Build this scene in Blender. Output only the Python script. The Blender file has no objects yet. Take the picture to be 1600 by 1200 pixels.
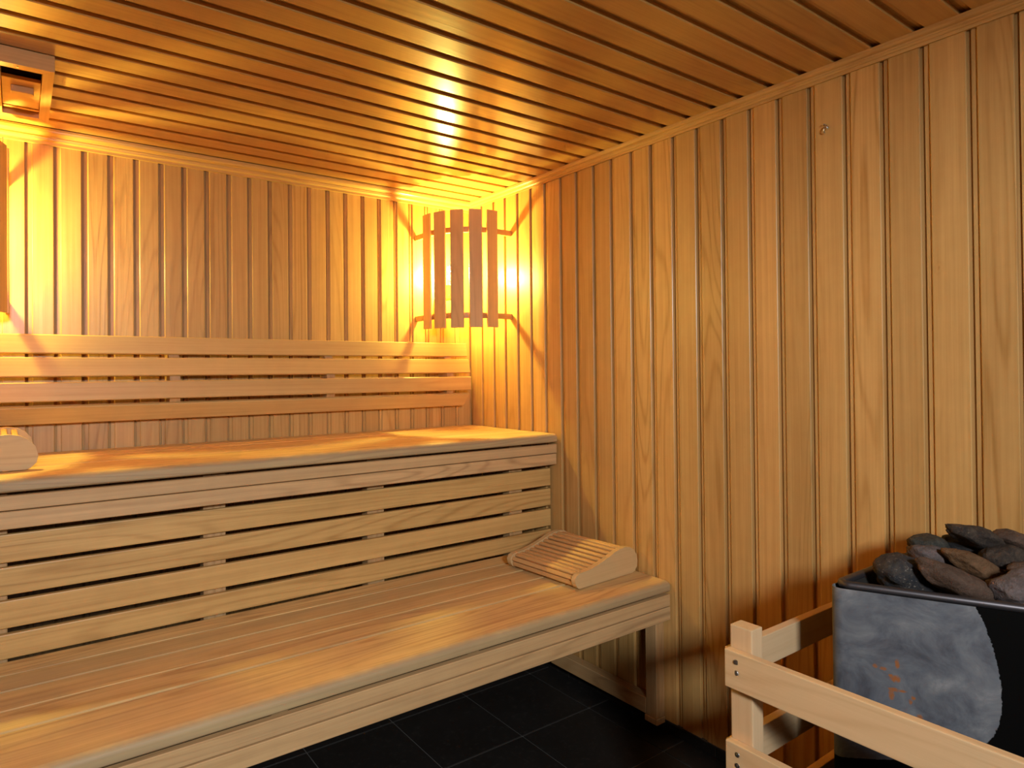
import bpy, bmesh, math, random
from mathutils import Vector, Matrix, Euler, noise
random.seed(7)
C = bpy.context.scene
COL = C.collection
Z0 = 1.25                                   # eye height above the floor

# ------------------------------------------------------------------ camera, world, light, exposure
cam_d = bpy.data.cameras.new('camera'); cam = bpy.data.objects.new('camera', cam_d); COL.objects.link(cam)
cam_d.sensor_width = 36; cam_d.lens = 995.04 / 1600 * 36
cam_d.shift_x = (800 - 682) / 1600; cam_d.shift_y = -(600 - 572.62) / 1600
cam_d.clip_start = 0.02
def cam_matrix():
    yaw, p, r = math.radians(33.44133), math.radians(.47757), math.radians(-.47297)
    cy, sy = math.cos(yaw), math.sin(yaw)
    f = Vector((sy * math.cos(p), cy * math.cos(p), math.sin(p))); rt = Vector((cy, -sy, 0)); up = rt.cross(f)
    r2 = rt * math.cos(r) + up * math.sin(r); u2 = -rt * math.sin(r) + up * math.cos(r)
    m = Matrix.Identity(4)
    for i in range(3):
        m[i][0] = r2[i]; m[i][1] = u2[i]; m[i][2] = -f[i]
    m.translation = Vector((-20.86 * .09, -28.184 * .09, Z0))
    return m
cam.matrix_world = cam_matrix()
C.camera = cam

w = bpy.data.worlds.new('world'); C.world = w; w.use_nodes = True
w.node_tree.nodes['Background'].inputs[0].default_value = (.75, .85, 1, 1)
w.node_tree.nodes['Background'].inputs[1].default_value = .10

ld = bpy.data.lights.new('corridor_light', 'AREA'); ld.shape = 'RECTANGLE'; ld.size = .32; ld.size_y = .32
ld.energy = 80; ld.color = (1.0, .96, 1.0)
lo = bpy.data.objects.new('corridor_light', ld); COL.objects.link(lo)
lo.location = (-1.95, -3.75, Z0 + .60)
lo.rotation_euler = (Vector((-.9, -.9, Z0 - .55)) - lo.location).to_track_quat('-Z', 'Y').to_euler()

BULB = 40.0                                  # watts of each of the two sauna bulbs
BULB_COL = (1.0, .79, .17)
vs = C.view_settings
vs.view_transform = 'Standard'; vs.look = 'None'; vs.gamma = 1; vs.use_curve_mapping = False; vs.exposure = 0.06
try:
    C.cycles.use_denoising = True
    C.cycles.max_bounces = 10; C.cycles.diffuse_bounces = 6; C.cycles.sample_clamp_indirect = 6
    C.cycles.caustics_reflective = False; C.cycles.caustics_refractive = False
except Exception: pass

# ------------------------------------------------------------------ materials
def new_mat(name):
    m = bpy.data.materials.new(name); m.use_nodes = True
    nt = m.node_tree; nt.nodes.clear()
    o = nt.nodes.new('ShaderNodeOutputMaterial'); b = nt.nodes.new('ShaderNodeBsdfPrincipled')
    nt.links.new(b.outputs[0], o.inputs[0])
    return m, nt, b
def math_n(nt, op, a, b=None, clamp=False):
    n = nt.nodes.new('ShaderNodeMath'); n.operation = op; n.use_clamp = clamp
    for i, v in enumerate((a, b)):
        if v is None: continue
        if isinstance(v, (int, float)): n.inputs[i].default_value = v
        else: nt.links.new(v, n.inputs[i])
    return n.outputs[0]
def noise_n(nt, vec, scale, detail=3, rough=.55, dist=0):
    n = nt.nodes.new('ShaderNodeTexNoise'); n.inputs['Scale'].default_value = scale
    n.inputs['Detail'].default_value = detail; n.inputs['Roughness'].default_value = rough
    n.inputs['Distortion'].default_value = dist
    nt.links.new(vec, n.inputs['Vector']); return n
def mixc(nt, fac, a, b, mode='MIX'):
    n = nt.nodes.new('ShaderNodeMix'); n.data_type = 'RGBA'; n.blend_type = mode
    for i, v in ((0, fac), (6, a), (7, b)):
        if isinstance(v, (int, float)): n.inputs[i].default_value = v
        elif isinstance(v, tuple): n.inputs[i].default_value = (*v[:3], 1)
        else: nt.links.new(v, n.inputs[i])
    return n.outputs[2]
def ramp(nt, fac, stops):
    n = nt.nodes.new('ShaderNodeValToRGB'); e = n.color_ramp.elements
    while len(e) < len(stops): e.new(.5)
    for k, (p, c) in enumerate(stops): e[k].position = p; e[k].color = (*c, 1)
    nt.links.new(fac, n.inputs[0]); return n.outputs[0]

def wood(name, axis, base, dark, rough=.42, grain=.55, coat=0.0, vary=.22, tint=(1.0, .92, .90), weather=None, knot=None, edge=None):
    """planed board: long soft growth figure along `axis`, fine pores, tone changing from board to board"""
    m, nt, b = new_mat(name)
    tc = nt.nodes.new('ShaderNodeTexCoord'); oi = nt.nodes.new('ShaderNodeObjectInfo')
    rnd = oi.outputs['Random']
    comb = nt.nodes.new('ShaderNodeCombineXYZ')
    nt.links.new(math_n(nt, 'MULTIPLY', rnd, 41.3), comb.inputs[0])
    nt.links.new(math_n(nt, 'MULTIPLY', rnd, 17.7), comb.inputs[1])
    nt.links.new(math_n(nt, 'MULTIPLY', rnd, 29.1), comb.inputs[2])
    mp = nt.nodes.new('ShaderNodeMapping'); sc = [1, 1, 1]; sc['xyz'.index(axis)] = .085
    mp.inputs['Scale'].default_value = sc; nt.links.new(tc.outputs['Object'], mp.inputs['Vector'])
    ad = nt.nodes.new('ShaderNodeVectorMath'); ad.operation = 'ADD'
    nt.links.new(mp.outputs[0], ad.inputs[0]); nt.links.new(comb.outputs[0], ad.inputs[1]); v = ad.outputs[0]
    # growth rings: contour bands of a stretched low noise
    n1 = noise_n(nt, v, 6.0, 2, .4, .2).outputs['Fac']
    band = math_n(nt, 'SINE', math_n(nt, 'MULTIPLY', n1, 130))
    band = math_n(nt, 'MULTIPLY_ADD', band, .5); band.node.inputs[2].default_value = .5
    band = math_n(nt, 'POWER', band, 5.0)
    sel = math_n(nt, 'MULTIPLY', math_n(nt, 'SUBTRACT', noise_n(nt, v, 3.1, 1, .4).outputs['Fac'], .42, clamp=True), 5, clamp=True)
    band = math_n(nt, 'MULTIPLY', band, sel)
    mp2 = nt.nodes.new('ShaderNodeMapping'); sc2 = [1, 1, 1]; sc2['xyz'.index(axis)] = .16
    mp2.inputs['Scale'].default_value = sc2; nt.links.new(v, mp2.inputs['Vector'])
    n2 = noise_n(nt, mp2.outputs[0], 95, 4, .7).outputs['Fac']
    n4 = noise_n(nt, tc.outputs['Object'], 13, 4, .6).outputs['Fac']
    n3 = noise_n(nt, v, 20, 3, .5).outputs['Fac']
    f = math_n(nt, 'ADD', math_n(nt, 'MULTIPLY', band, .34), math_n(nt, 'MULTIPLY', n2, 1.0))
    f = math_n(nt, 'ADD', f, math_n(nt, 'MULTIPLY', n3, .40))
    f = math_n(nt, 'ADD', f, math_n(nt, 'MULTIPLY', n4, .30))
    f = math_n(nt, 'SUBTRACT', f, .60, clamp=True)
    f = math_n(nt, 'MULTIPLY', f, grain * 1.9, clamp=True)
    if knot:                                   # a small swirl of figure round one knot
        kp = nt.nodes.new('ShaderNodeVectorMath'); kp.operation = 'SUBTRACT'; nt.links.new(tc.outputs['Object'], kp.inputs[0]); kp.inputs[1].default_value = knot
        ks = nt.nodes.new('ShaderNodeVectorMath'); ks.operation = 'MULTIPLY'; nt.links.new(kp.outputs[0], ks.inputs[0]); ks.inputs[1].default_value = (0, 1, .45)
        kl = nt.nodes.new('ShaderNodeVectorMath'); kl.operation = 'LENGTH'; nt.links.new(ks.outputs[0], kl.inputs[0])
        dist = math_n(nt, 'ADD', kl.outputs['Value'], math_n(nt, 'MULTIPLY', n4, .045))
        ring = math_n(nt, 'MULTIPLY_ADD', math_n(nt, 'SINE', math_n(nt, 'MULTIPLY', dist, 620)), .5); ring.node.inputs[2].default_value = .5
        fall = math_n(nt, 'SUBTRACT', 1.0, math_n(nt, 'MULTIPLY', dist, 26), clamp=True)
        core = math_n(nt, 'MULTIPLY', math_n(nt, 'SUBTRACT', .028, dist, clamp=True), 120, clamp=True)
        f = math_n(nt, 'ADD', f, math_n(nt, 'ADD', math_n(nt, 'MULTIPLY', math_n(nt, 'MULTIPLY', ring, fall), .7), core), clamp=True)
    col = mixc(nt, f, base, dark)
    # board to board tone
    r2 = math_n(nt, 'FRACT', math_n(nt, 'MULTIPLY', rnd, 7.31))
    col = mixc(nt, math_n(nt, 'MULTIPLY', r2, vary * 1.6), col, mixc(nt, 1.0, col, tuple(tint), 'MULTIPLY'))
    r3 = math_n(nt, 'FRACT', math_n(nt, 'MULTIPLY', rnd, 23.77))
    bri = math_n(nt, 'MULTIPLY_ADD', r3, vary); bri.node.inputs[2].default_value = 1 - vary * .5
    hs = nt.nodes.new('ShaderNodeHueSaturation'); nt.links.new(bri, hs.inputs['Value']); nt.links.new(col, hs.inputs['Color'])
    col = hs.outputs[0]
    if weather:
        nw = noise_n(nt, v, 22, 5, .6).outputs['Fac']
        wf = math_n(nt, 'MULTIPLY', math_n(nt, 'SUBTRACT', nw, .42, clamp=True), 2.6, clamp=True)
        col = mixc(nt, math_n(nt, 'MULTIPLY', wf, weather[1]), col, weather[0])
    if edge is not None:                       # greyed front-edge strip (local y): hand wear plus shade painted into the colour
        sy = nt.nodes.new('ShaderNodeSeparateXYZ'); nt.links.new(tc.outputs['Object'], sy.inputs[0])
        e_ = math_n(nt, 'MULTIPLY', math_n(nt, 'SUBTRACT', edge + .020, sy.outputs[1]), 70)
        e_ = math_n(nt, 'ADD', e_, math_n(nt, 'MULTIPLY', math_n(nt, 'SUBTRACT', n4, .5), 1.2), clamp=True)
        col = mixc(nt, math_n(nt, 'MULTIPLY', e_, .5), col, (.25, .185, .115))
    nt.links.new(col, b.inputs['Base Color'])
    rr = math_n(nt, 'MULTIPLY_ADD', n2, .16); rr.node.inputs[2].default_value = rough - .08
    nt.links.new(rr, b.inputs['Roughness'])
    b.inputs['Coat Weight'].default_value = coat; b.inputs['Coat Roughness'].default_value = .22
    bp = nt.nodes.new('ShaderNodeBump'); bp.inputs['Strength'].default_value = .12; bp.inputs['Distance'].default_value = .002
    nt.links.new(f, bp.inputs['Height']); nt.links.new(bp.outputs[0], b.inputs['Normal'])
    return m

WALL = ((.61, .375, .13), (.40, .208, .056))
W_z = wood('wall_wood', 'z', *WALL, rough=.40, grain=.75, vary=.24, coat=.12)
W_knot = wood('knotty_wall_wood', 'z', *WALL, rough=.40, grain=.75, vary=.1, coat=.12, knot=(0, -.030, .44))
W_back = wood('panelling_backing_wood', 'z', (.46, .27, .09), (.31, .16, .045), rough=.6, vary=0)
C_x = wood('ceiling_wood', 'x', (.58, .35, .11), (.37, .19, .05), rough=.30, vary=.14, coat=.6)
T_x = wood('trim_wood_x', 'x', (.62, .39, .14), (.41, .21, .06), rough=.38, vary=.05, coat=.2)
T_y = wood('trim_wood_y', 'y', (.62, .39, .14), (.41, .21, .06), rough=.38, vary=.05, coat=.2)
S_x = wood('bench_seat_wood', 'x', (.73, .53, .23), (.45, .27, .105), rough=.55, grain=.75, vary=.16, weather=((.34, .23, .14), .5))
F_x = wood('bench_front_wood', 'x', (.66, .43, .20), (.34, .19, .075), rough=.58, grain=.6, vary=.14, weather=((.36, .25, .135), .4))
R_x = wood('riser_wood', 'x', (.66, .42, .15), (.42, .235, .07), rough=.5, grain=.75, vary=.12)
B_x = wood('backrest_wood', 'x', (.62, .41, .15), (.42, .23, .065), rough=.45, vary=.10)
K_z = wood('bench_frame_wood', 'z', (.55, .34, .15), (.33, .17, .06), rough=.6, vary=.1)
K_y = wood('bench_frame_wood_y', 'y', (.55, .34, .15), (.33, .17, .06), rough=.6, vary=.1)
H_x = wood('headrest_side_wood', 'x', (.60, .42, .20), (.42, .26, .11), rough=.6, grain=.45, vary=.06)
H_y = wood('headrest_slat_wood', 'y', (.62, .37, .15), (.42, .215, .075), rough=.55, grain=.45, vary=.12)
G_y = wood('pale_rail_wood_y', 'y', (.66, .47, .26), (.50, .31, .15), rough=.6, grain=.4, vary=.10)
G_x = wood('pale_rail_wood_x', 'x', (.64, .46, .26), (.48, .31, .16), rough=.6, grain=.4, vary=.10)
G_z = wood('pale_post_wood', 'z', (.66, .47, .27), (.50, .32, .16), rough=.6, grain=.4, vary=.06)
L_z = wood('lamp_slat_wood', 'z', (.72, .45, .19), (.52, .29, .10), rough=.5, vary=.10)
L_x = wood('lamp_rail_wood', 'x', (.60, .33, .11), (.40, .19, .05), rough=.5, vary=.05)
V_y = wood('vent_wood_y', 'y', (.64, .36, .13), (.44, .21, .06), rough=.42, vary=.05, coat=.1)
V_x = wood('vent_wood_x', 'x', (.64, .36, .13), (.44, .21, .06), rough=.42, vary=.05, coat=.1)

def simple(name, col, rough=.5, metal=0.0, noise_scale=None, col2=None, bump=0):
    m, nt, b = new_mat(name)
    b.inputs['Base Color'].default_value = (*col, 1); b.inputs['Roughness'].default_value = rough; b.inputs['Metallic'].default_value = metal
    if noise_scale:
        tc = nt.nodes.new('ShaderNodeTexCoord'); n = noise_n(nt, tc.outputs['Object'], noise_scale, 5, .6)
        nt.links.new(mixc(nt, n.outputs['Fac'], col, col2 or tuple(c * 1.8 for c in col)), b.inputs['Base Color'])
        if bump:
            bp = nt.nodes.new('ShaderNodeBump'); bp.inputs['Strength'].default_value = bump; bp.inputs['Distance'].default_value = .004
            nt.links.new(n.outputs['Fac'], bp.inputs['Height']); nt.links.new(bp.outputs[0], b.inputs['Normal'])
    return m
M_dark_cavity = simple('dark_cavity', (.03, .015, .006), .9)
M_screw = simple('steel_screw', (.62, .60, .58), .3, 1.0)
M_black = simple('black_sheet', (.004, .004, .004), .6)
M_rim = simple('rim_steel', (.055, .055, .062), .42, .75, 30, (.10, .09, .095))
M_tray = simple('sooty_tray', (.02, .018, .016), .7, .3, 40)
M_porc = simple('porcelain', (.75, .6, .38), .35)
M_grout = simple('grout', (.085, .08, .072), .9, 0, 60, (.12, .11, .10))
M_wire = simple('lamp_wire', (.25, .24, .22), .5)
M_outer = simple('outer_wall', (.45, .43, .40), .9)

m, nt, b = new_mat('black_floor_tile')
tc = nt.nodes.new('ShaderNodeTexCoord'); oi = nt.nodes.new('ShaderNodeObjectInfo')
ad = nt.nodes.new('ShaderNodeVectorMath'); ad.operation = 'ADD'
nt.links.new(tc.outputs['Object'], ad.inputs[0])
cb = nt.nodes.new('ShaderNodeCombineXYZ'); nt.links.new(math_n(nt, 'MULTIPLY', oi.outputs['Random'], 31.0), cb.inputs[0]); nt.links.new(cb.outputs[0], ad.inputs[1])
n = noise_n(nt, ad.outputs[0], 55, 6, .75); n2 = noise_n(nt, ad.outputs[0], 6, 3, .5)
f = math_n(nt, 'MULTIPLY', math_n(nt, 'SUBTRACT', n.outputs['Fac'], .55, clamp=True), 3.5, clamp=True)
nt.links.new(mixc(nt, f, (.010, .009, .008), (.05, .046, .04)), b.inputs['Base Color'])
rr = math_n(nt, 'MULTIPLY_ADD', n2.outputs['Fac'], .35); rr.node.inputs[2].default_value = .38
nt.links.new(rr, b.inputs['Roughness'])
bp = nt.nodes.new('ShaderNodeBump'); bp.inputs['Strength'].default_value = .2; bp.inputs['Distance'].default_value = .002
nt.links.new(n.outputs['Fac'], bp.inputs['Height']); nt.links.new(bp.outputs[0], b.inputs['Normal'])
M_tile = m

# heater sheet: the enamel is burnt pale grey up to a ragged curved edge, black beyond, with rust runs
m, nt, b = new_mat('heat_worn_sheet')
b.inputs['Specular IOR Level'].default_value = .5
tc = nt.nodes.new('ShaderNodeTexCoord'); sx = nt.nodes.new('ShaderNodeSeparateXYZ'); nt.links.new(tc.outputs['Object'], sx.inputs[0])
rj = noise_n(nt, tc.outputs['Object'], 160, 3, .6); rj2 = noise_n(nt, tc.outputs['Object'], 43, 2, .6)
s, z = sx.outputs[0], sx.outputs[2]           # s along the face, z height above the floor
nz = noise_n(nt, tc.outputs['Object'], 120, 3, .7).outputs['Fac']
dz = math_n(nt, 'SUBTRACT', z, Z0 - .625)
up = math_n(nt, 'MAXIMUM', dz, 0.0); dn = math_n(nt, 'MINIMUM', dz, 0.0)
lim = math_n(nt, 'SUBTRACT', .280, math_n(nt, 'MULTIPLY', math_n(nt, 'MULTIPLY', up, up), 1.25))
dn2 = math_n(nt, 'MULTIPLY', dn, dn)
lim = math_n(nt, 'SUBTRACT', lim, math_n(nt, 'MULTIPLY', dn2, 1.6))
lim = math_n(nt, 'SUBTRACT', lim, math_n(nt, 'MULTIPLY', math_n(nt, 'MULTIPLY', dn2, dn2), 190))
lim = math_n(nt, 'ADD', lim, math_n(nt, 'MULTIPLY', math_n(nt, 'SUBTRACT', nz, .5), .010))
inside = math_n(nt, 'MULTIPLY', math_n(nt, 'SUBTRACT', lim, s), 900, clamp=True)
n1 = noise_n(nt, tc.outputs['Object'], 11, 6, .65, .8).outputs['Fac']
n2 = noise_n(nt, tc.outputs['Object'], 70, 5, .7).outputs['Fac']
grey = ramp(nt, n1, [(.34, (.035, .045, .068)), (.47, (.085, .105, .135)), (.58, (.14, .16, .185)), (.70, (.25, .265, .285))])
grey = mixc(nt, math_n(nt, 'MULTIPLY', n2, .45), grey, (.115, .10, .085))
# warm stain near the rounded corner
left = math_n(nt, 'MULTIPLY', math_n(nt, 'SUBTRACT', .02, s), 25, clamp=True)
grey = mixc(nt, math_n(nt, 'MULTIPLY', left, .5), grey, (.17, .13, .09))
rust = None
for (rs, rz, rw, rh) in ((.098, -.6225, .009, .007), (.090, -.618, .004, .003), (.101, -.592, .004, .009), (.078, -.607, .006, .004), (.064, -.604, .005, .004),
                         (.094, -.645, .010, .004), (.091, -.655, .005, .012), (.110, -.645, .007, .003), (.126, -.654, .004, .004), (.136, -.690, .005, .006), (.122, -.663, .003, .005)):
    a = math_n(nt, 'DIVIDE', math_n(nt, 'SUBTRACT', s, rs + .019), rw); c = math_n(nt, 'DIVIDE', math_n(nt, 'SUBTRACT', z, Z0 + rz), rh)
    d = math_n(nt, 'ADD', math_n(nt, 'MULTIPLY', a, a), math_n(nt, 'MULTIPLY', c, c))
    q = math_n(nt, 'SUBTRACT', math_n(nt, 'MULTIPLY', rj.outputs['Fac'], 2.6), d, clamp=True)
    rust = q if rust is None else math_n(nt, 'MAXIMUM', rust, q)
rust = math_n(nt, 'MULTIPLY', rust, math_n(nt, 'MULTIPLY', n2, 1.9), clamp=True)
grey = mixc(nt, rust, grey, (.26, .09, .02))
nt.links.new(mixc(nt, inside, (.003, .003, .003), grey), b.inputs['Base Color'])
nt.links.new(math_n(nt, 'MULTIPLY_ADD', inside, .10), b.inputs['Roughness'])
b.inputs['Roughness'].links[0].from_node.inputs[2].default_value = .48
b.inputs['Metallic'].default_value = .1
sp_ = math_n(nt, 'MULTIPLY_ADD', inside, .40); sp_.node.inputs[2].default_value = .04; nt.links.new(sp_, b.inputs['Specular IOR Level'])
M_sheet = m

def stone_mat(name, c1, c2, speck, sc=30, amt=.5):
    m, nt, b = new_mat(name)
    tc = nt.nodes.new('ShaderNodeTexCoord')
    n1 = noise_n(nt, tc.outputs['Object'], sc * 1.3, 6, .7, 1.2); n2 = noise_n(nt, tc.outputs['Object'], sc * 5, 4, .75)
    col = mixc(nt, math_n(nt, 'MULTIPLY', math_n(nt, 'SUBTRACT', n1.outputs['Fac'], .40, clamp=True), 4.5, clamp=True), c1, c2)
    f = math_n(nt, 'MULTIPLY', math_n(nt, 'SUBTRACT', n2.outputs['Fac'], .60, clamp=True), 9, clamp=True)
    col = mixc(nt, math_n(nt, 'MULTIPLY', f, amt), col, speck)
    nt.links.new(col, b.inputs['Base Color']); b.inputs['Roughness'].default_value = .8
    bp = nt.nodes.new('ShaderNodeBump'); bp.inputs['Strength'].default_value = .9; bp.inputs['Distance'].default_value = .006
    nt.links.new(n2.outputs['Fac'], bp.inputs['Height']); nt.links.new(bp.outputs[0], b.inputs['Normal'])
    return m

m, nt, b = new_mat('glowing_filament')
b.inputs['Base Color'].default_value = (1, .9, .7, 1); b.inputs['Emission Color'].default_value = (1, .85, .6, 1); b.inputs['Emission Strength'].default_value = 120
M_fil = m
m = bpy.data.materials.new('clear_bulb_glass'); m.use_nodes = True; nt = m.node_tree; nt.nodes.clear()
o = nt.nodes.new('ShaderNodeOutputMaterial'); mx = nt.nodes.new('ShaderNodeMixShader'); t_ = nt.nodes.new('ShaderNodeBsdfTransparent'); g_ = nt.nodes.new('ShaderNodeBsdfGlossy')
g_.inputs['Roughness'].default_value = .02; mx.inputs[0].default_value = .05
nt.links.new(t_.outputs[0], mx.inputs[1]); nt.links.new(g_.outputs[0], mx.inputs[2]); nt.links.new(mx.outputs[0], o.inputs[0])
M_bulb = m
m = bpy.data.materials.new('door_glass'); m.use_nodes = True; nt = m.node_tree; nt.nodes.clear()
o = nt.nodes.new('ShaderNodeOutputMaterial'); mx = nt.nodes.new('ShaderNodeMixShader'); t_ = nt.nodes.new('ShaderNodeBsdfTransparent'); g_ = nt.nodes.new('ShaderNodeBsdfGlossy')
g_.inputs['Roughness'].default_value = .02; mx.inputs[0].default_value = .07; t_.inputs[0].default_value = (.93, .96, .95, 1)
nt.links.new(t_.outputs[0], mx.inputs[1]); nt.links.new(g_.outputs[0], mx.inputs[2]); nt.links.new(mx.outputs[0], o.inputs[0])
M_glass = m

# ------------------------------------------------------------------ mesh helpers
def obj(name, me, mat=None, parent=None, loc=(0, 0, 0), rot=(0, 0, 0)):
    o = bpy.data.objects.new(name, me); COL.objects.link(o)
    if parent is not None: o.parent = parent
    o.location = loc; o.rotation_euler = rot
    if mat is not None:
        if not me.materials: me.materials.append(mat)
        elif me.materials[0] is not mat:
            o.material_slots[0].link = 'OBJECT'; o.material_slots[0].material = mat
    return o
def struct(o): o['kind'] = 'structure'; return o
def tag(o, label, cat, group=None):
    o['label'] = label; o['category'] = cat
    if group: o['group'] = group
    return o
def thing(name, loc, label, cat, group=None, rz=0):
    o = bpy.data.objects.new(name, None); COL.objects.link(o); o.location = loc; o.rotation_euler = (0, 0, rz)
    o.empty_display_size = .05
    return tag(o, label, cat, group)
_bx = {}
def box_mesh(dx, dy, dz, bev=.002, seg=1):
    k = (round(dx, 4), round(dy, 4), round(dz, 4), bev, seg)
    if k in _bx: return _bx[k]
    bm = bmesh.new(); bmesh.ops.create_cube(bm, size=1)
    for v in bm.verts: v.co.x *= dx; v.co.y *= dy; v.co.z *= dz
    if bev: bmesh.ops.bevel(bm, geom=bm.edges[:], offset=bev, segments=seg, profile=.6, affect='EDGES')
    me = bpy.data.meshes.new('plank'); bm.to_mesh(me); bm.free(); _bx[k] = me
    return me
def piece(name, x0, x1, y0, y1, z0, z1, mat, parent=None, bev=.002, seg=1):
    """box from world extents"""
    p = Vector(parent.location) if parent is not None else Vector((0, 0, 0))
    q = parent
    while q is not None and q.parent is not None: q = q.parent; p += Vector(q.location)
    me = box_mesh(abs(x1 - x0), abs(y1 - y0), abs(z1 - z0), bev, seg)
    return obj(name, me, mat, parent, Vector(((x0 + x1) / 2, (y0 + y1) / 2, (z0 + z1) / 2)) - p)
def prism(pts, L, axis, smooth=False, name='profile'):
    """extrude a closed 2D profile by L (centred) along axis; pts map to the two other axes in cyclic order (x:yz, y:xz, z:xy)"""
    bm = bmesh.new(); rings = []
    for s in (-L / 2, L / 2):
        ring = []
        for a, b_ in pts:
            co = {'x': (s, a, b_), 'y': (a, s, b_), 'z': (a, b_, s)}[axis]
            ring.append(bm.verts.new(co))
        rings.append(ring)
    n = len(pts)
    bm.faces.new(rings[0]); bm.faces.new(rings[1][::-1])
    for i in range(n): 
        f = bm.faces.new((rings[0][i], rings[0][(i + 1) % n], rings[1][(i + 1) % n], rings[1][i])); f.smooth = smooth
    bmesh.ops.recalc_face_normals(bm, faces=bm.faces)
    me = bpy.data.meshes.new(name); bm.to_mesh(me); bm.free()
    return me

def tube(name, pts, rad, mat, parent, cyclic=False):
    cu = bpy.data.curves.new(name, 'CURVE'); cu.dimensions = '3D'; cu.bevel_depth = rad; cu.bevel_resolution = 2; cu.use_fill_caps = True
    sp = cu.splines.new('POLY'); sp.points.add(len(pts) - 1); sp.use_cyclic_u = cyclic
    for p_, q_ in zip(sp.points, pts): p_.co = (*q_, 1)
    tmp = bpy.data.objects.new(name, cu); COL.objects.link(tmp)
    me = bpy.data.meshes.new_from_object(tmp); bpy.data.objects.remove(tmp)
    for f in me.polygons: f.use_smooth = True
    return obj(name, me, mat, parent)

# ------------------------------------------------------------------ room shell
XL, YF, H = -2.225, -3.15, .83              # left wall, front wall, ceiling height above the eye
ZC = Z0 + H
RG = [0.075, -0.005, -0.095, -0.186, -0.271, -0.359, -0.447, -0.536, -0.63, -0.719, -0.81, -0.898, -0.991, -1.078, -1.169, -1.26, -1.352, -1.442, -1.529, -1.619, -1.711, -1.801, -1.889, -1.982, -2.069]
while RG[-1] - .0905 > YF: RG.append(RG[-1] - .0905)
BG = [0.0, -0.089, -0.175, -0.26, -0.346, -0.428, -0.513, -0.596, -0.68, -0.763, -0.848, -0.931, -1.017, -1.1, -1.182, -1.266, -1.349, -1.43, -1.515, -1.599, -1.681, -1.764, -1.847]
while BG[-1] - .084 > XL: BG.append(BG[-1] - .084)
CG = [-0.03, -0.122, -0.217, -0.317, -0.409, -0.503, -0.597, -0.691, -0.783, -0.875, -0.967, -1.059, -1.153, -1.245, -1.337, -1.426, -1.52, -1.611, -1.703, -1.794, -1.887, -1.979]
while CG[-1] - .092 > YF: CG.append(CG[-1] - .092)
BZ = Z0 - 1.212                              # lower end of the wall boards

def board_profile(wd, gap=.0085, t=.011, lip=.0115, lipd=.0056):
    """section of one panelling board in (u, d): u across 0..wd, d depth (0 = face, t = back); a lower tongue on the u=0 side"""
    r = .0018
    a, b_ = gap * .5 + lip, wd - gap * .5
    return [(a, r), (a + r, 0), (b_ - r, 0), (b_, r), (b_, t), (a - lip, t), (a - lip, lipd), (a, lipd)]

piece_ = piece
wall_right = struct(piece('wall_right', .011, .09, YF, .11, 0, ZC + .05, W_back, bev=0))
for i in range(1, len(RG)):
    y1, y0 = (0.0 if i == 2 else RG[i - 1]), RG[i]
    if i == 1: continue
    wd = y1 - y0
    pts = [(d, -u) for u, d in board_profile(wd)]
    me = prism(pts, ZC - .012 - BZ, 'z', name='wall_board')
    o = obj('wall_board', me, W_knot if abs(y0 + 1.982) < .002 else W_z, wall_right, Vector((0, y1, (ZC - .012 + BZ) / 2)) - wall_right.location)
wall_back = struct(piece('wall_back', XL - .09, .011, .011, .09, 0, ZC + .05, W_back, bev=0))
for i in range(1, len(BG)):
    x1, x0 = BG[i - 1], BG[i]; wd = x1 - x0
    pts = [(x0 + u - x0, d) for u, d in board_profile(wd)]
    me = prism(pts, ZC - .012 - BZ, 'z', name='wall_board')
    obj('wall_board', me, W_z, wall_back, Vector((x0, 0, (ZC - .012 + BZ) / 2)) - wall_back.location)
wall_left = struct(piece('wall_left', XL - .09, XL - .011, YF, .011, 0, ZC + .05, W_back, bev=0))
y = 0.0
while y - .09 > YF:
    pts = [(-d, -u) for u, d in board_profile(.09)]
    if y == 0.0: lm = prism(pts, ZC - .012 - BZ, 'z', name='wall_board')
    obj('wall_board', lm, W_z, wall_left, Vector((XL, y, (ZC - .012 + BZ) / 2)) - wall_left.location); y -= .09
# front wall behind the camera: boards beside and above a wide glazed door front
DX0, DX1, DZ1 = -2.12, -.62, 1.93
wall_front = struct(piece('wall_front', DX1, .011, YF - .09, YF - .011, 0, ZC + .05, W_back, bev=0))
lintel = piece('lintel', XL - .09, DX1, YF - .09, YF - .011, DZ1, ZC + .05, W_back, wall_front, bev=0)
jamb = piece('side_pier', XL - .09, DX0, YF - .09, YF - .011, 0, DZ1, W_back, wall_front, bev=0)
x = DX1; fm = prism([(u, -d) for u, d in board_profile(.0885)], ZC - .012 - BZ, 'z', name='wall_board')
while x + .0885 < .02:
    obj('wall_board', fm, W_z, wall_front, Vector((x, YF, (ZC - .012 + BZ) / 2)) - wall_front.location); x += .0885
door = struct(piece('door_1', DX0 + .055, DX1 - .055, YF - .056, YF - .048, .03, DZ1 - .05, M_glass, bev=0))
for nm, a in (('door_frame', (DX0, DX0 + .05, YF - .08, YF - .02, 0, DZ1)), ('door_frame', (DX1 - .05, DX1, YF - .08, YF - .02, 0, DZ1)), ('door_frame', (DX0, DX1, YF - .08, YF - .02, DZ1 - .05, DZ1))):
    piece(nm, *a, K_z, door)
piece('door_handle', -1.36, -1.33, YF - .045, YF - .005, .95, 1.25, K_z, door)

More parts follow.
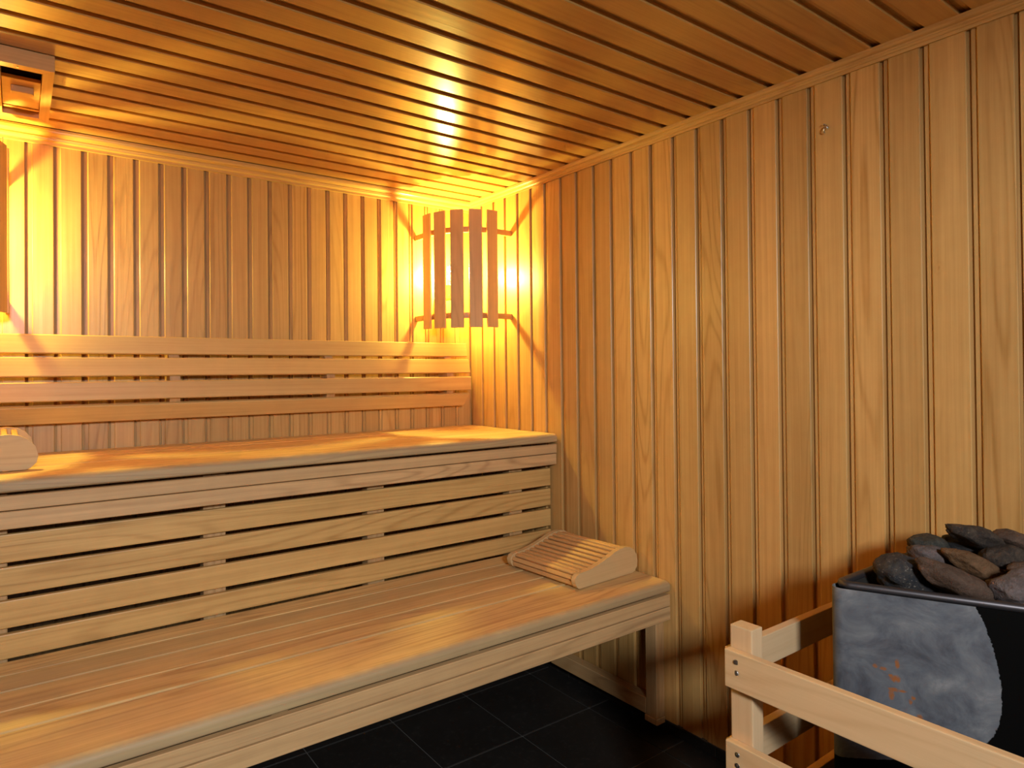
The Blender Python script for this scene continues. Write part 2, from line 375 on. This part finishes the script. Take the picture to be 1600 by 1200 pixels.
ceiling = struct(piece('ceiling', XL - .09, .09, YF - .09, .09, ZC + .011, ZC + .09, W_back, bev=0))
_cm = {}
for i in range(1, len(CG)):
    y1, y0 = CG[i - 1], CG[i]; wd = round(y1 - y0, 3)
    if wd not in _cm: _cm[wd] = prism([(-u, d) for u, d in board_profile(wd, gap=.0105, lip=.0125, lipd=.0080)], .017 + abs(XL), 'x', name='ceiling_board')
    obj('ceiling_board', _cm[wd], C_x, ceiling, Vector(((XL + .003) / 2, y1, ZC)) - ceiling.location)
# floor of black tiles, grout between
floor = struct(piece('floor', XL - .09, .09, YF - .09, .09, -.08, -.003, M_grout, bev=0))
tm = box_mesh(.3205, .3205, .012, .0012)
for i in range(-1, 8):
    for j in range(-1, 10):
        xx = -.107 - .3245 * i + .162; yy = -.864 - .3255 * (j - 3) + .163
        x0_, x1_ = max(xx - .16025, XL - .011), min(xx + .16025, .0105); y0_, y1_ = max(yy - .16025, YF - .01), min(yy + .16025, .0105)
        if x1_ - x0_ < .02 or y1_ - y0_ < .02: continue
        piece('floor_tile', x0_, x1_, y0_, y1_, -.0125, 0, M_tile, floor, .0012)
# black tile skirting under the boards
b1 = struct(piece('baseboard_right', .002, .0112, YF, .0112, 0, BZ - .003, M_grout, bev=0))
for k in range(10):
    y1 = -.01 - .3255 * k; y0 = max(y1 - .3225, YF + .002)
    if y1 - y0 > .03: piece('skirting_tile', -.004, .003, y0, y1, .001, BZ - .004, M_tile, b1, .001)
b2 = struct(piece('baseboard_back', XL, .002, .002, .0112, 0, BZ - .003, M_tile, bev=.001))
b3 = struct(piece('baseboard_left', XL - .0112, XL - .002, YF, .0112, 0, BZ - .003, M_tile, bev=.001))

# cornice trims
def stepped(wd, ht):
    # section (out from wall, down from ceiling): rounded strip, fillet, lower lip
    pts = [(0, 0), (wd, 0), (wd, -ht * .16)]
    for k in range(6):
        a = math.pi / 2 * k / 5; pts.append((wd * .62 + wd * .36 * math.cos(a), -ht * .18 - ht * .26 * math.sin(a)))
    pts += [(wd * .56, -ht * .47), (wd * .56, -ht * .58)]
    for k in range(4):
        a = math.pi / 2 * k / 3; pts.append((wd * .30 + wd * .20 * math.cos(a), -ht * .60 - ht * .18 * math.sin(a)))
    pts += [(wd * .26, -ht * .80), (wd * .26, -ht), (0, -ht)]
    return pts
t1 = struct(obj('trim_1', prism([(-a, b_) for a, b_ in stepped(.026, .034)], abs(YF), 'y'), T_y, None, (-.0005, YF / 2, ZC)))
t2 = struct(obj('trim_2', prism([(-a, b_) for a, b_ in stepped(.040, .047)], abs(XL) - .001, 'x'), T_x, None, (XL / 2, -.0005, ZC)))
t3 = struct(obj('trim_3', prism([(a, b_) for a, b_ in stepped(.026, .034)], abs(YF), 'y'), T_y, None, (XL + .0005, YF / 2, ZC)))
# small bead where the back wall meets the upper bench
# ------------------------------------------------------------------ upper bench
def rounded_front(y_front, y_back, z_top, th, r):
    """section in (y, z) of the bull-nosed front plank"""
    pts = [(y_back, z_top - th), (y_back, z_top - .003), (y_back - .003, z_top)]
    for k in range(9):
        a = math.pi / 2 * (1 - k / 8); pts.append((y_front + r - r * math.cos(a), z_top - r * .8 + r * .8 * math.sin(a)))
    pts += [(y_front, z_top - th + .004), (y_front + .004, z_top - th)]
    return pts
BX0, BX1 = XL + .004, -.006
UT = Z0 - .262; LT = Z0 - .728
ub = thing('upper_bench', (-1.1, -.3, 0), 'upper slatted wooden sauna bench along the back wall, with slatted riser below its seat', 'bench')
def x_prism(name, pts, mat, parent, x0=BX0, x1=BX1, smooth=True):
    yc = sum(p[0] for p in pts) / len(pts); zc = sum(p[1] for p in pts) / len(pts)
    me = prism([(a - yc, b_ - zc) for a, b_ in pts], x1 - x0, 'x')
    o = obj(name, me, mat, parent, Vector(((x0 + x1) / 2, yc, zc)) - parent.location)
    if smooth:
        for f in me.polygons: f.use_smooth = (len(f.vertices) == 4)
        try: me.set_sharp_from_angle(angle=math.radians(35))
        except Exception: pass
    return o
def bench_seat(bench, joints, yf, top, th=.034):
    ys = joints
    for a, c in zip(ys[:-1], ys[1:]):
        piece('seat_plank', BX0, BX1, c + (.002 if c != ys[-1] else .005), a - .0035 if a != ys[0] else a, top - .028, top - random.uniform(0, .0012), S_x, bench, .0015, 1)
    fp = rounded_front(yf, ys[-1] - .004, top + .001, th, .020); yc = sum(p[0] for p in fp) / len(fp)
    fm_ = wood('worn_shaded_front_plank_wood', 'x', (.73, .53, .23), (.45, .27, .105), rough=.6, grain=.75, vary=.1, weather=((.34, .23, .14), .5), edge=yf - yc)
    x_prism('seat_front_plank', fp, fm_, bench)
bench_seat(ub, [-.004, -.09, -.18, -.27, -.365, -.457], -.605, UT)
piece('front_fascia', BX0, BX1, -.604, -.584, Z0 - .3405, Z0 - .3035, F_x, ub, .002)
piece('front_fascia', BX0, BX1, -.602, -.582, Z0 - .388, Z0 - .3435, F_x, ub, .002)
SX = [-2.16, -1.93, -1.376, -.825, -.184]
for i, (a, c) in enumerate(((-.407, -.479), (-.491, -.562), (-.576, -.646), (-.661, -.724))):
    piece('riser_slat', BX0, -.011, -.570, -.552, Z0 + c, Z0 + a, R_x, ub, .0035, 2)
for sx_ in SX:
    piece('support_post', sx_ - .033, sx_ + .033, -.550, -.505, LT - .12, UT - .030, K_z, ub, .002)
    piece('seat_bearer', sx_ - .02, sx_ + .02, -.503, -.006, UT - .095, UT - .030, K_y, ub, .002)
# ------------------------------------------------------------------ lower bench
LT = Z0 - .728
lb = thing('lower_bench', (-1.1, -.85, 0), 'lower wooden sauna bench with worn planks and rounded front edge, below the riser', 'bench')
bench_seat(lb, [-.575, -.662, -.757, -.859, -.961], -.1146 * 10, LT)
piece('front_fascia', BX0, BX1, -1.146, -1.126, Z0 - .8095, Z0 - .770, F_x, lb, .002)
piece('front_fascia', BX0, BX1, -1.147, -1.127, Z0 - .857, Z0 - .8125, F_x, lb, .002)
for sx_ in SX[:-1]:
    if sx_ > -2.0: continue
    piece('support_post', sx_ - .03, sx_ + .03, -1.118, -1.075, .002, LT - .032, K_z, lb, .002)
for sx_ in (-1.93, -1.376, -.825):
    piece('seat_bearer', sx_ - .02, sx_ + .02, -1.118, -.578, LT - .095, LT - .032, K_y, lb, .002)
piece('support_post', -.047, -.0045, -1.118, -1.072, .052, LT - .032, K_z, lb, .002)
piece('side_rail', -.0475, -.006, -1.0715, -.60, .052, .107, K_y, lb, .002)
piece('seat_bearer', -.047, -.006, -1.071, -.578, LT - .095, LT - .032, K_y, lb, .002)
piece('post_foot', -.050, -.0045, -1.120, -1.068, .030, .0515, K_z, lb, .002)
# ------------------------------------------------------------------ curved backrest
BRX0, BRX1 = XL + .06, -.065
br = thing('backrest', (-1.1, -.05, Z0 - .02), 'long four-slat curved wooden backrest on the back wall above the upper bench', 'backrest')
slats = [((-.052, .136), (-.062, .072)), ((-.072, .059), (-.086, -.005)), ((-.091, -.024), (-.091, -.088)), ((-.079, -.107), (-.050, -.165))]
for k, ((ya, za), (yb, zb)) in enumerate(slats):
    t = .013; L = math.hypot(yb - ya, zb - za); ny, nz = -(za - zb) / L, (yb - ya) / L * -1
    ny, nz = (za - zb) / L, -(ya - yb) / L    # inward normal (towards the wall)
    if ny < 0: ny, nz = -ny, -nz
    r = .003
    uy, uz = (yb - ya) / L, (zb - za) / L
    pts = [(ya + uy * r, za + uz * r), (yb - uy * r, zb - uz * r), (yb + ny * r, zb + nz * r), (yb + ny * t, zb + nz * t), (ya + ny * t, za + nz * t), (ya + ny * r, za + nz * r)]
    pts = [(a, Z0 + c) for a, c in pts]
    o = x_prism('slat', pts, B_x, br, BRX0, BRX1, False)
    if k in (0, 3):                            # lower slat ends are sawn at a slant
        zt = max(v.co.z for v in o.data.vertices); zb_ = min(v.co.z for v in o.data.vertices)
        for v in o.data.vertices:
            f = (zt - v.co.z) / (zt - zb_)
            if k == 3: v.co.x -= math.copysign(1, v.co.x) * .018 * f
for bx in (-2.06, -1.393, -.78, -.174):
    prof = [(-.002, .130), (-.040, .128)] 
    for (ya, za), (yb, zb) in slats:
        prof += [(ya + .0145, za - .004), (yb + .0145, zb + .004)]
    prof += [(-.030, -.160), (-.002, -.150)]
    x_prism('bracket', [(a, Z0 + c) for a, c in prof], K_z, br, bx - .018, bx + .018, False)

# ------------------------------------------------------------------ slatted headrests
def headrest(name, loc, rz, label):
    """origin = low-end near corner; x runs along the side panels (low -> high), y across the slats"""
    t = thing(name, loc, label, 'headrest', 'slatted wooden headrests on the benches', rz)
    out = [(0, .002), (-.010, .008), (-.017, .020), (-.020, .034), (-.013, .046), (0, .052), (.022, .054), (.055, .056), (.093, .063), (.125, .071), (.158, .080), (.19, .0905), (.222, .097), (.25, .0985), (.275, .094), (.296, .082), (.312, .062), (.318, .038), (.314, .018), (.300, .004), (.288, .0)]
    out = [(a, b_) for a, b_ in out]
    for yy in (.009, .317):
        me = prism(out, .018, 'y'); 
        for f in me.polygons: f.use_smooth = len(f.vertices) == 4
        try: me.set_sharp_from_angle(angle=math.radians(50))
        except Exception: pass
        obj('side_panel', me, H_x, t, (0, yy, 0))
    # slats sit a little below the panels' edge, following the curve
    path = [(-.004, .018), (-.006, .036), (.012, .046), (.036, .048), (.062, .0505), (.087, .055), (.112, .061), (.137, .068), (.162, .075), (.187, .083), (.213, .089), (.240, .0915), (.266, .088)]
    sm = box_mesh(.0160, .291, .0105, .0042, 3)
    for f in sm.polygons: f.use_smooth = True
    sm2 = box_mesh(.0155, .291, .0095, .0038, 3)
    for k, (px, pz) in enumerate(path):
        a, c = path[max(k - 1, 0)], path[min(k + 1, len(path) - 1)]
        ang = math.atan2(c[1] - a[1], c[0] - a[0])
        if k == 0: ang = math.radians(95)
        if k == 1: ang = math.radians(60)
        obj('slat', sm if k > 1 else sm2, H_y, t, (px, .163, pz - .002), (0, -ang, 0))
    for px in (.06, .20):
        obj('cross_bar', box_mesh(.02, .291, .018, .002), H_y, t, (px, .163, .0095))
    return t
headrest('headrest', (-.320, -1.027, LT + .0015), math.radians(3.6), 'slatted wooden headrest wedge lying on the lower bench beside the right wall')
headrest('headrest', (-1.826 - .318, -.450, UT + .0015), math.radians(1.0), 'slatted wooden headrest on the upper bench, cut off by the left edge of the photo')

# ------------------------------------------------------------------ corner lamps
def corner_lamp(corner_x, sgn, label, which):
    """sgn=+1: right corner (room lies to -x); -1: left corner"""
    cx, cy = corner_x - sgn * .117, -.117
    t = thing('corner_lamp', (corner_x, 0, Z0 + .45), label, 'lamp', 'slatted corner lamps')
    P = Vector(t.location)
    r = .213; st = math.radians(22.4); zt, zb = Z0 + .712, Z0 + .194
    sm = box_mesh(.0585, .010, zt - zb, .0015)
    for k in range(-2, 3):
        a = math.radians(45) + k * st
        n = Vector((-sgn * math.cos(a), -math.sin(a), 0))
        c = Vector((cx, cy, 0)) + n * (r - .004)
        rot = math.atan2(n.y, n.x) + math.pi / 2
        obj('slat', sm, L_z, t, Vector((c.x, c.y, (zt + zb) / 2 + random.uniform(-.002, .002))) - P, (0, 0, rot))
    # curved rails behind the slats that run on to both walls
    for z0, z1 in ((.612, .636), (.235, .259)):
        ro, ri = r - .0105, r - .0245
        path = []
        for q in range(0, 13):
            a = math.radians(0 + 90 * q / 12); path.append((math.cos(a), math.sin(a)))
        outer = [(cx - sgn * ro * c, cy - ro * s_) for c, s_ in path]; inner = [(cx - sgn * ri * c, cy - ri * s_) for c, s_ in path]
        outer = [(cx - sgn * ro, -.001)] + outer + [(corner_x - sgn * .001, cy - ro)]
        inner = [(cx - sgn * ri, -.001)] + inner + [(corner_x - sgn * .001, cy - ri)]
        ring = outer + inner[::-1]
        me = prism([(a - P.x, b_ - P.y) for a, b_ in ring], z1 - z0, 'z')
        obj('rail', me, L_x, t, (0, 0, (Z0 + (z0 + z1) / 2) - P.z))
    # lamp holder on the back wall, porcelain socket and bulb
    bx, by, bz = corner_x - sgn * .189, -.10, Z0 + .464
    bm = bmesh.new(); prof = [(0, -.062), (.014, -.060), (.0145, -.040), (.020, -.026), (.030, -.006), (.0325, .010), (.028, .027), (.017, .038), (0, .041)]
    N = 20; rings = []
    for rr, zz in prof:
        rings.append([bm.verts.new((rr * math.cos(2 * math.pi * i / N), rr * math.sin(2 * math.pi * i / N), zz)) for i in range(N)] if rr > 0 else [bm.verts.new((0, 0, zz))])
    for A_, B_ in zip(rings[:-1], rings[1:]):
        for i in range(N):
            j = (i + 1) % N
            vs_ = [A_[i % len(A_)], A_[j % len(A_)], B_[j % len(B_)], B_[i % len(B_)]]
            u_ = []
            for v_ in vs_:
                if v_ not in u_: u_.append(v_)
            f = bm.faces.new(u_); f.smooth = True
    bmesh.ops.recalc_face_normals(bm, faces=bm.faces)
    me = bpy.data.meshes.new('bulb'); bm.to_mesh(me); bm.free()
    bo = obj('bulb', me, M_bulb, t, Vector((bx, by, bz)) - P)
    fl = tube('filament', [(-.010, 0, -.006), (-.006, .002, .003), (0, -.001, .005), (.006, .002, .003), (.010, 0, -.006)], .0016, M_fil, bo)
    pl = bpy.data.lights.new('bulb_light', 'POINT'); pl.energy = BULB; pl.color = BULB_COL; pl.shadow_soft_size = .020
    po = bpy.data.objects.new('bulb_light', pl); COL.objects.link(po); po.location = (bx, by, bz)
    bm = bmesh.new(); bmesh.ops.create_cone(bm, cap_ends=True, segments=20, radius1=.019, radius2=.022, depth=.045)
    me = bpy.data.meshes.new('socket'); bm.to_mesh(me); bm.free()
    obj('socket', me, M_porc, t, Vector((bx, by, bz - .0855)) - P)
    piece('wall_bracket', bx - .022, bx + .022, by - .022, -.002, bz - .128, bz - .109, M_porc, t, .003)
    for hx, hy in ((cx - sgn * .198, cy - .06), (cx - sgn * .05, cy - .195)):
        bm = bmesh.new(); bmesh.ops.create_cone(bm, cap_ends=True, segments=8, radius1=.0012, radius2=.0012, depth=.03)
        me = bpy.data.meshes.new('hanging_pin'); bm.to_mesh(me); bm.free()
        obj('hanging_pin', me, M_wire, t, Vector((hx, hy, zt + .006)) - P)
    return t
corner_lamp(0, 1, 'glowing wooden slatted lamp shade in the corner between back and right walls', 'r')
corner_lamp(XL, -1, 'slatted wooden corner lamp at the left end of the back wall, mostly out of frame', 'l')

# ------------------------------------------------------------------ ceiling vent
vt = thing('ceiling_vent', (-1.863, -.40, ZC), 'wooden sliding ventilation grille fixed under the ceiling above the left lamp', 'vent')
vz0, vz1 = Z0 + .787, ZC - .001
VX0, VX1, VY0, VY1 = -1.965, -1.791, -.614, -.214
def mitre(name, pts, mat):
    xc = sum(p[0] for p in pts) / 4; yc = sum(p[1] for p in pts) / 4
    me = prism([(a - xc, b_ - yc) for a, b_ in pts], vz1 - vz0, 'z')
    obj(name, me, mat, vt, Vector((xc, yc, (vz0 + vz1) / 2)) - vt.location)
ix0, ix1, iy0, iy1 = VX0 + .055, VX1 - .026, VY0 + .028, VY1 - .026; g = .0006
mitre('frame_side', [(VX1, VY0 + g), (VX1, VY1 - g), (ix1, iy1 - g), (ix1, iy0 + g)], V_y)
mitre('frame_side', [(VX0, VY0 + g), (VX0, VY1 - g), (ix0, iy1 - g), (ix0, iy0 + g)], V_y)
mitre('frame_side', [(VX0, VY0), (VX1, VY0), (ix1, iy0), (ix0, iy0)], V_x)
mitre('frame_side', [(VX0, VY1), (VX1, VY1), (ix1, iy1), (ix0, iy1)], V_x)
pn = piece('sliding_panel', ix0 + .001, ix1 - .001, -.495, -.292, vz0 + .010, vz0 + .020, V_x, vt, .001)
piece('knob', -1.888, -1.834, -.452, -.430, vz0 - .008, vz0 + .0098, V_x, pn, .0015)
piece('cross_slat', ix0 + .001, ix1 - .001, -.277, -.262, vz0 + .012, vz0 + .022, V_x, vt, .001)
piece('duct_plate', ix0 + .001, ix1 - .001, iy0 + .001, iy1 - .001, vz1 - .006, vz1 - .001, M_dark_cavity, vt, 0)
for yy in (VY0 + .014, VY1 - .012):
    bm = bmesh.new(); bmesh.ops.create_cone(bm, cap_ends=True, segments=10, radius1=.003, radius2=.002, depth=.0015)
    me = bpy.data.meshes.new('screw'); bm.to_mesh(me); bm.free()
    obj('screw', me, M_screw, vt, Vector((-1.872, yy, vz0 - .0006)) - vt.location)

# ------------------------------------------------------------------ small metal hook on the right wall
hk = thing('wall_hook', (0, -1.667, Z0 + .663), 'tiny metal screw hook high on the right wall panelling', 'hook')
bm = bmesh.new(); bmesh.ops.create_cone(bm, cap_ends=True, segments=10, radius1=.0065, radius2=.005, depth=.004)
me = bpy.data.meshes.new('base_plate'); bm.to_mesh(me); bm.free(); obj('base_plate', me, M_screw, hk, (-.002, 0, .004), (0, math.pi / 2, 0))
tube('hook_arm', [(-.002, 0, .006), (-.010, 0, .006), (-.014, 0, .002), (-.015, .001, -.005), (-.012, .002, -.010), (-.007, .002, -.010)], .0016, M_screw, hk)
tube('hook_arm', [(-.002, .001, .012), (-.009, .003, .014), (-.013, .005, .011)], .0013, M_screw, hk)

# ------------------------------------------------------------------ heater
A = Vector((-.461, -1.867, 0)); ang = math.atan2(-.893, .449)
d2 = Vector((.449, -.893)).normalized()
Bp = A.xy + d2 * .445
poly_w = [A.xy, Bp, Vector((-.045, Bp.y)), Vector((-.045, A.y))]
ht = thing('sauna_heater', (A.x, A.y, 0), 'grey and black steel sauna heater with heat-worn front, filled with stones', 'heater', rz=ang)
inv = Matrix.Rotation(-ang, 2)
def loc2(p): return inv @ (Vector(p) - A.xy)
def round_poly(P, rads, n=6):
    out = []
    for i, p in enumerate(P):
        a = (P[i - 1] - p); c = (P[(i + 1) % len(P)] - p); r = rads[i]
        a.normalize(); c.normalize(); th = a.angle(c); dd = r / math.tan(th / 2)
        bis = (a + c).normalized(); cen = p + bis * (r / math.sin(th / 2))
        s_ = p + a * dd - cen; e_ = p + c * dd - cen
        a0 = math.atan2(s_.y, s_.x); a1 = math.atan2(e_.y, e_.x)
        da = (a1 - a0 + math.pi) % (2 * math.pi) - math.pi
        for k in range(n + 1):
            q_ = a0 + da * k / n; out.append(cen + Vector((math.cos(q_), math.sin(q_))) * r)
    return out
def inset(P, dist):
    n = len(P); out = []
    cen = sum(P, Vector((0, 0))) / n
    for i in range(n):
        p = P[i]; a = (P[i - 1] - p).normalized(); c = (P[(i + 1) % n] - p).normalized()
        th = a.angle(c); out.append(p + (a + c).normalized() * dist / math.sin(th / 2))
    return out
base = [loc2(p) for p in poly_w]
RT = Z0 - .457
def shell(name, outer, inner, z0, z1, mat, parent, open_bottom=True):
    bm = bmesh.new(); n = len(outer)
    ov = [[bm.verts.new((*p, z)) for p in outer] for z in (z0, z1)]; iv = [[bm.verts.new((*p, z)) for p in inner] for z in (z0, z1)]
    for i in range(n):
        j = (i + 1) % n
        for q_ in ((ov[0][i], ov[0][j], ov[1][j], ov[1][i]), (iv[0][j], iv[0][i], iv[1][i], iv[1][j]), (ov[1][i], ov[1][j], iv[1][j], iv[1][i]), (ov[0][j], ov[0][i], iv[0][i], iv[0][j])):
            f = bm.faces.new(q_); f.smooth = True
    bmesh.ops.recalc_face_normals(bm, faces=bm.faces)
    me = bpy.data.meshes.new(name); bm.to_mesh(me); bm.free()
    try: me.set_sharp_from_angle(angle=math.radians(40))
    except Exception: pass
    return obj(name, me, mat, parent)
o1 = round_poly(base, [.018, .03, .012, .012]); i1 = round_poly(inset(base, .0022), [.016, .028, .010, .010])
shell('housing', o1, i1, .20, RT, M_sheet, ht)
# black inner jacket and bottom
i2 = inset(base, .012)
me = prism([tuple(p) for p in i2], .06, 'z'); obj('base_tray', me, M_black, ht, (0, 0, .232))
# tubular top rim, tray floor and walls
i3 = round_poly(inset(base, .013), [.014, .02, .008, .008])
rim = tube('top_rim', [(*p, RT + .0055) for p in i3], .0088, M_rim, ht, True)
i4 = round_poly(inset(base, .018), [.012, .016, .006, .006]); i5 = round_poly(inset(base, .020), [.011, .015, .005, .005])
shell('stone_basket', i4, i5, RT - .16, RT + .003, M_tray, ht)
me = prism([tuple(p) for p in inset(base, .021)], .006, 'z'); obj('basket_floor', me, M_tray, ht, (0, 0, RT - .052))
c4 = sum(base, Vector((0, 0))) / 4
for q_ in range(3):
    a = inset(base, .022); t0 = .10 + .05 * q_
    p0 = a[0].lerp(a[1], t0); p1 = a[3].lerp(a[2], t0)
    tube('heating_element', [(*p0, RT - .012), (*p1, RT - .012)], .004, M_tray, ht)
for p in (base[0].lerp(base[1], .1), base[0].lerp(base[1], .9), base[2], base[3]):
    q_ = p.lerp(c4, .14); piece_me = box_mesh(.025, .025, .20, .002); obj('leg', piece_me, M_black, ht, (q_.x, q_.y, .1015))
# ------------------------------------------------------------------ stones
FWD = Vector((.551, .834, .008)); RGT = Vector((.834, -.551, -.008)); DWN = Vector((-.002, .012, -1))
SM = {
 'flecked': stone_mat('flecked_black_stone', (.010, .012, .017), (.045, .036, .028), (.38, .33, .27), 26, .75),
 'brown': stone_mat('brown_stone', (.055, .030, .018), (.095, .056, .036), (.18, .13, .10), 22, .3),
 'orange': stone_mat('orange_brown_stone', (.10, .048, .016), (.15, .078, .034), (.20, .15, .12), 26, .35),
 'pink': stone_mat('greyish_pink_stone', (.085, .066, .062), (.15, .118, .115), (.24, .20, .19), 30, .4),
 'green': stone_mat('dark_green_stone', (.020, .022, .018), (.06, .055, .042), (.15, .13, .09), 34, .5),
 'mottled': stone_mat('mottled_stone', (.020, .014, .011), (.065, .045, .030), (.24, .19, .12), 40, .55),
 'black': stone_mat('black_stone', (.006, .006, .007), (.020, .017, .016), (.05, .04, .035), 24, .3),
}
def stone(c, ax, mat, seed, label, ang=0.0, tilt=0.0, lump=.16, cat='stone'):
    """c world centre (eye-relative z); ax half axes along (long, height, depth); ang = slope of the long axis in degrees down to the right"""
    bm = bmesh.new(); bmesh.ops.create_icosphere(bm, subdivisions=4, radius=1)
    rs = Vector((seed * 3.17, seed * 1.31, seed * 2.2)); r_ = random.Random(seed)
    cuts = [(Vector((r_.gauss(0, 1), r_.gauss(0, 1), r_.gauss(0, 1))).normalized(), r_.uniform(.70, .90)) for _ in range(9)]
    for v in bm.verts:
        p = v.co.copy()
        for n_, h_ in cuts:
            e = p.dot(n_) - h_
            if e > 0: p -= n_ * e * .85
        k = 1 + lump * noise.noise(v.co * 1.3 + rs) + lump * .45 * noise.noise(v.co * 3.1 + rs) + .05 * noise.noise(v.co * 7 + rs) + .025 * noise.noise(v.co * 17 + rs)
        p = p * k * 1.08
        v.co = Vector((p.x * ax[0], p.y * ax[2], p.z * ax[1]))
    for f in bm.faces: f.smooth = True
    me = bpy.data.meshes.new('stone'); bm.to_mesh(me); bm.free()
    a = math.radians(ang)
    X = (RGT * math.cos(a) + DWN * math.sin(a)); X = (X + FWD * math.tan(math.radians(tilt))).normalized()
    Zv = Vector((0, 0, 1)); Yv = Zv.cross(X).normalized(); Zv = X.cross(Yv)
    o = obj('heater_stone', me, SM[mat]); R3 = Matrix((X, Yv, Zv)).transposed().to_4x4()
    R3.translation = Vector((c[0], c[1], Z0 + c[2])); o.matrix_world = R3
    return tag(o, label, cat, 'stones heaped in the heater')
ST = [
 ((-.305, -1.953, -.436), (.060, .040, .045), 'flecked', 1, 'black stone with white flecks at the left front of the heater', 8, 10),
 ((-.291, -2.040, -.437), (.088, .027, .038), 'brown', 2, 'long flat brown stone leaning down to the right along the front rim', 27, 0),
 ((-.193, -2.039, -.418), (.065, .022, .036), 'orange', 3, 'orange-brown flat oval stone behind the long brown front stone', 27, 0),
 ((-.205, -1.970, -.416), (.052, .026, .038), 'pink', 4, 'greyish pink flat stone in the middle of the heap, left of the orange-brown one', 26, 0),
 ((-.169, -1.947, -.396), (.040, .022, .034), 'green', 5, 'dark grey-green rounded stone at the upper left of the heap', -6, 0),
 ((-.142, -2.025, -.367), (.062, .021, .034), 'mottled', 6, 'long mottled stone lying on top of the heap', 20, 0),
 ((-.097, -1.992, -.403), (.048, .019, .030), 'black', 7, 'flat black stone wedged under the long mottled top stone', 18, 0),
 ((-.078, -2.072, -.374), (.042, .020, .030), 'brown', 8, 'dark brown stone on top of the heap at the right edge of the photo', 15, 0),
 ((-.142, -2.073, -.400), (.046, .025, .034), 'mottled', 9, 'mottled brown stone under the top stones at the right', 8, 0),
 ((-.240, -2.122, -.432), (.052, .034, .040), 'pink', 10, 'rounded mauve-grey stone with a pale spot, rightmost on the front rim', -14, 0),
 ((-.170, -2.115, -.410), (.038, .015, .030), 'brown', 11, 'small brown stone above the rounded mauve-grey one at the right edge', 2, 0),
 ((-.225, -1.930, -.437), (.036, .020, .030), 'orange', 12, 'small orange-brown stone behind the black flecked one', 10, 0),
]
for s_ in ST: stone(*s_[:5], *s_[5:])
# stones under and beyond the visible ones that carry the heap
UN = [((-.245, -1.905, -.476), 'dark stone low in the rear left of the heater, behind the black flecked stone'),
      ((-.150, -1.905, -.470), 'dark stone low in the heater against the wall, behind the dark grey-green stone'),
      ((-.255, -1.995, -.484), 'dark stone low in the heater, under the gap right of the black flecked stone'),
      ((-.150, -2.000, -.468), 'dark stone in the heart of the heap, under the long mottled top stone'),
      ((-.205, -2.085, -.478), 'dark stone low in the heap, under the rounded mauve-grey stone'),
      ((-.105, -2.075, -.450), 'dark stone against the wall, under the mottled brown stone at the right'),
      ((-.165, -2.175, -.462), 'dark stone near the right front rim of the heater, beyond the mauve-grey one'),
      ((-.095, -2.160, -.438), 'dark stone at the right rear of the heater heap, nearest the wall')]
for i, (c, lb_) in enumerate(UN):
    stone(c, (.034, .020, .030), ('brown', 'mottled', 'black', 'green')[i % 4], 30 + i, lb_, random.uniform(-8, 8), 0)
# ------------------------------------------------------------------ wooden heater guard
gd = thing('heater_guard', (-.60, -1.77, 0), 'pale wooden guard rail with square corner posts around the heater', 'guard rail')
GZ = Z0 - .537
piece('post', -.620, -.580, -1.797, -1.7495, .002, GZ, G_z, gd, .0025, 2)
piece('post', -.620, -.580, -2.47, -2.423, .002, GZ, G_z, gd, .0025, 2)
def screw(rail, x, yy, zz):
    bm = bmesh.new(); bmesh.ops.create_cone(bm, cap_ends=True, segments=14, radius1=.0056, radius2=.0050, depth=.0016)
    bm2 = bmesh.ops.create_cube(bm, size=1)['verts']
    for v in bm2: v.co.x *= .0045; v.co.y *= .0011; v.co.z = v.co.z * .001 + .0011
    me = bpy.data.meshes.new('screw'); bm.to_mesh(me); bm.free()
    obj('screw', me, M_screw, rail, Vector((x, yy, zz)) - gd.location - rail.location, (0, -math.pi / 2, random.uniform(-.5, .5)))
for za, zb in ((-.584, -.662), (-.774, -.855), (-.965, -1.045)):
    rl = piece('front_rail', -.640, -.6205, -2.475, -1.7485, Z0 + zb, Z0 + za, G_y, gd, .002, 2)
    for dz_ in (.020, .042): screw(rl, -.6403, -1.7745, Z0 + za - dz_)
    for dz_ in (.020, .042): screw(rl, -.6403, -2.447, Z0 + za - dz_)
for za, zb in ((-.594, -.663), (-.790, -.861), (-.968, -1.045)):
    piece('side_rail', -.610, -.004, -1.7490, -1.730, Z0 + zb, Z0 + za, G_x, gd, .002, 2)
    piece('side_rail', -.640, -.004, -2.490, -2.4705 - .005, Z0 + zb, Z0 + za, G_x, gd, .002, 2)
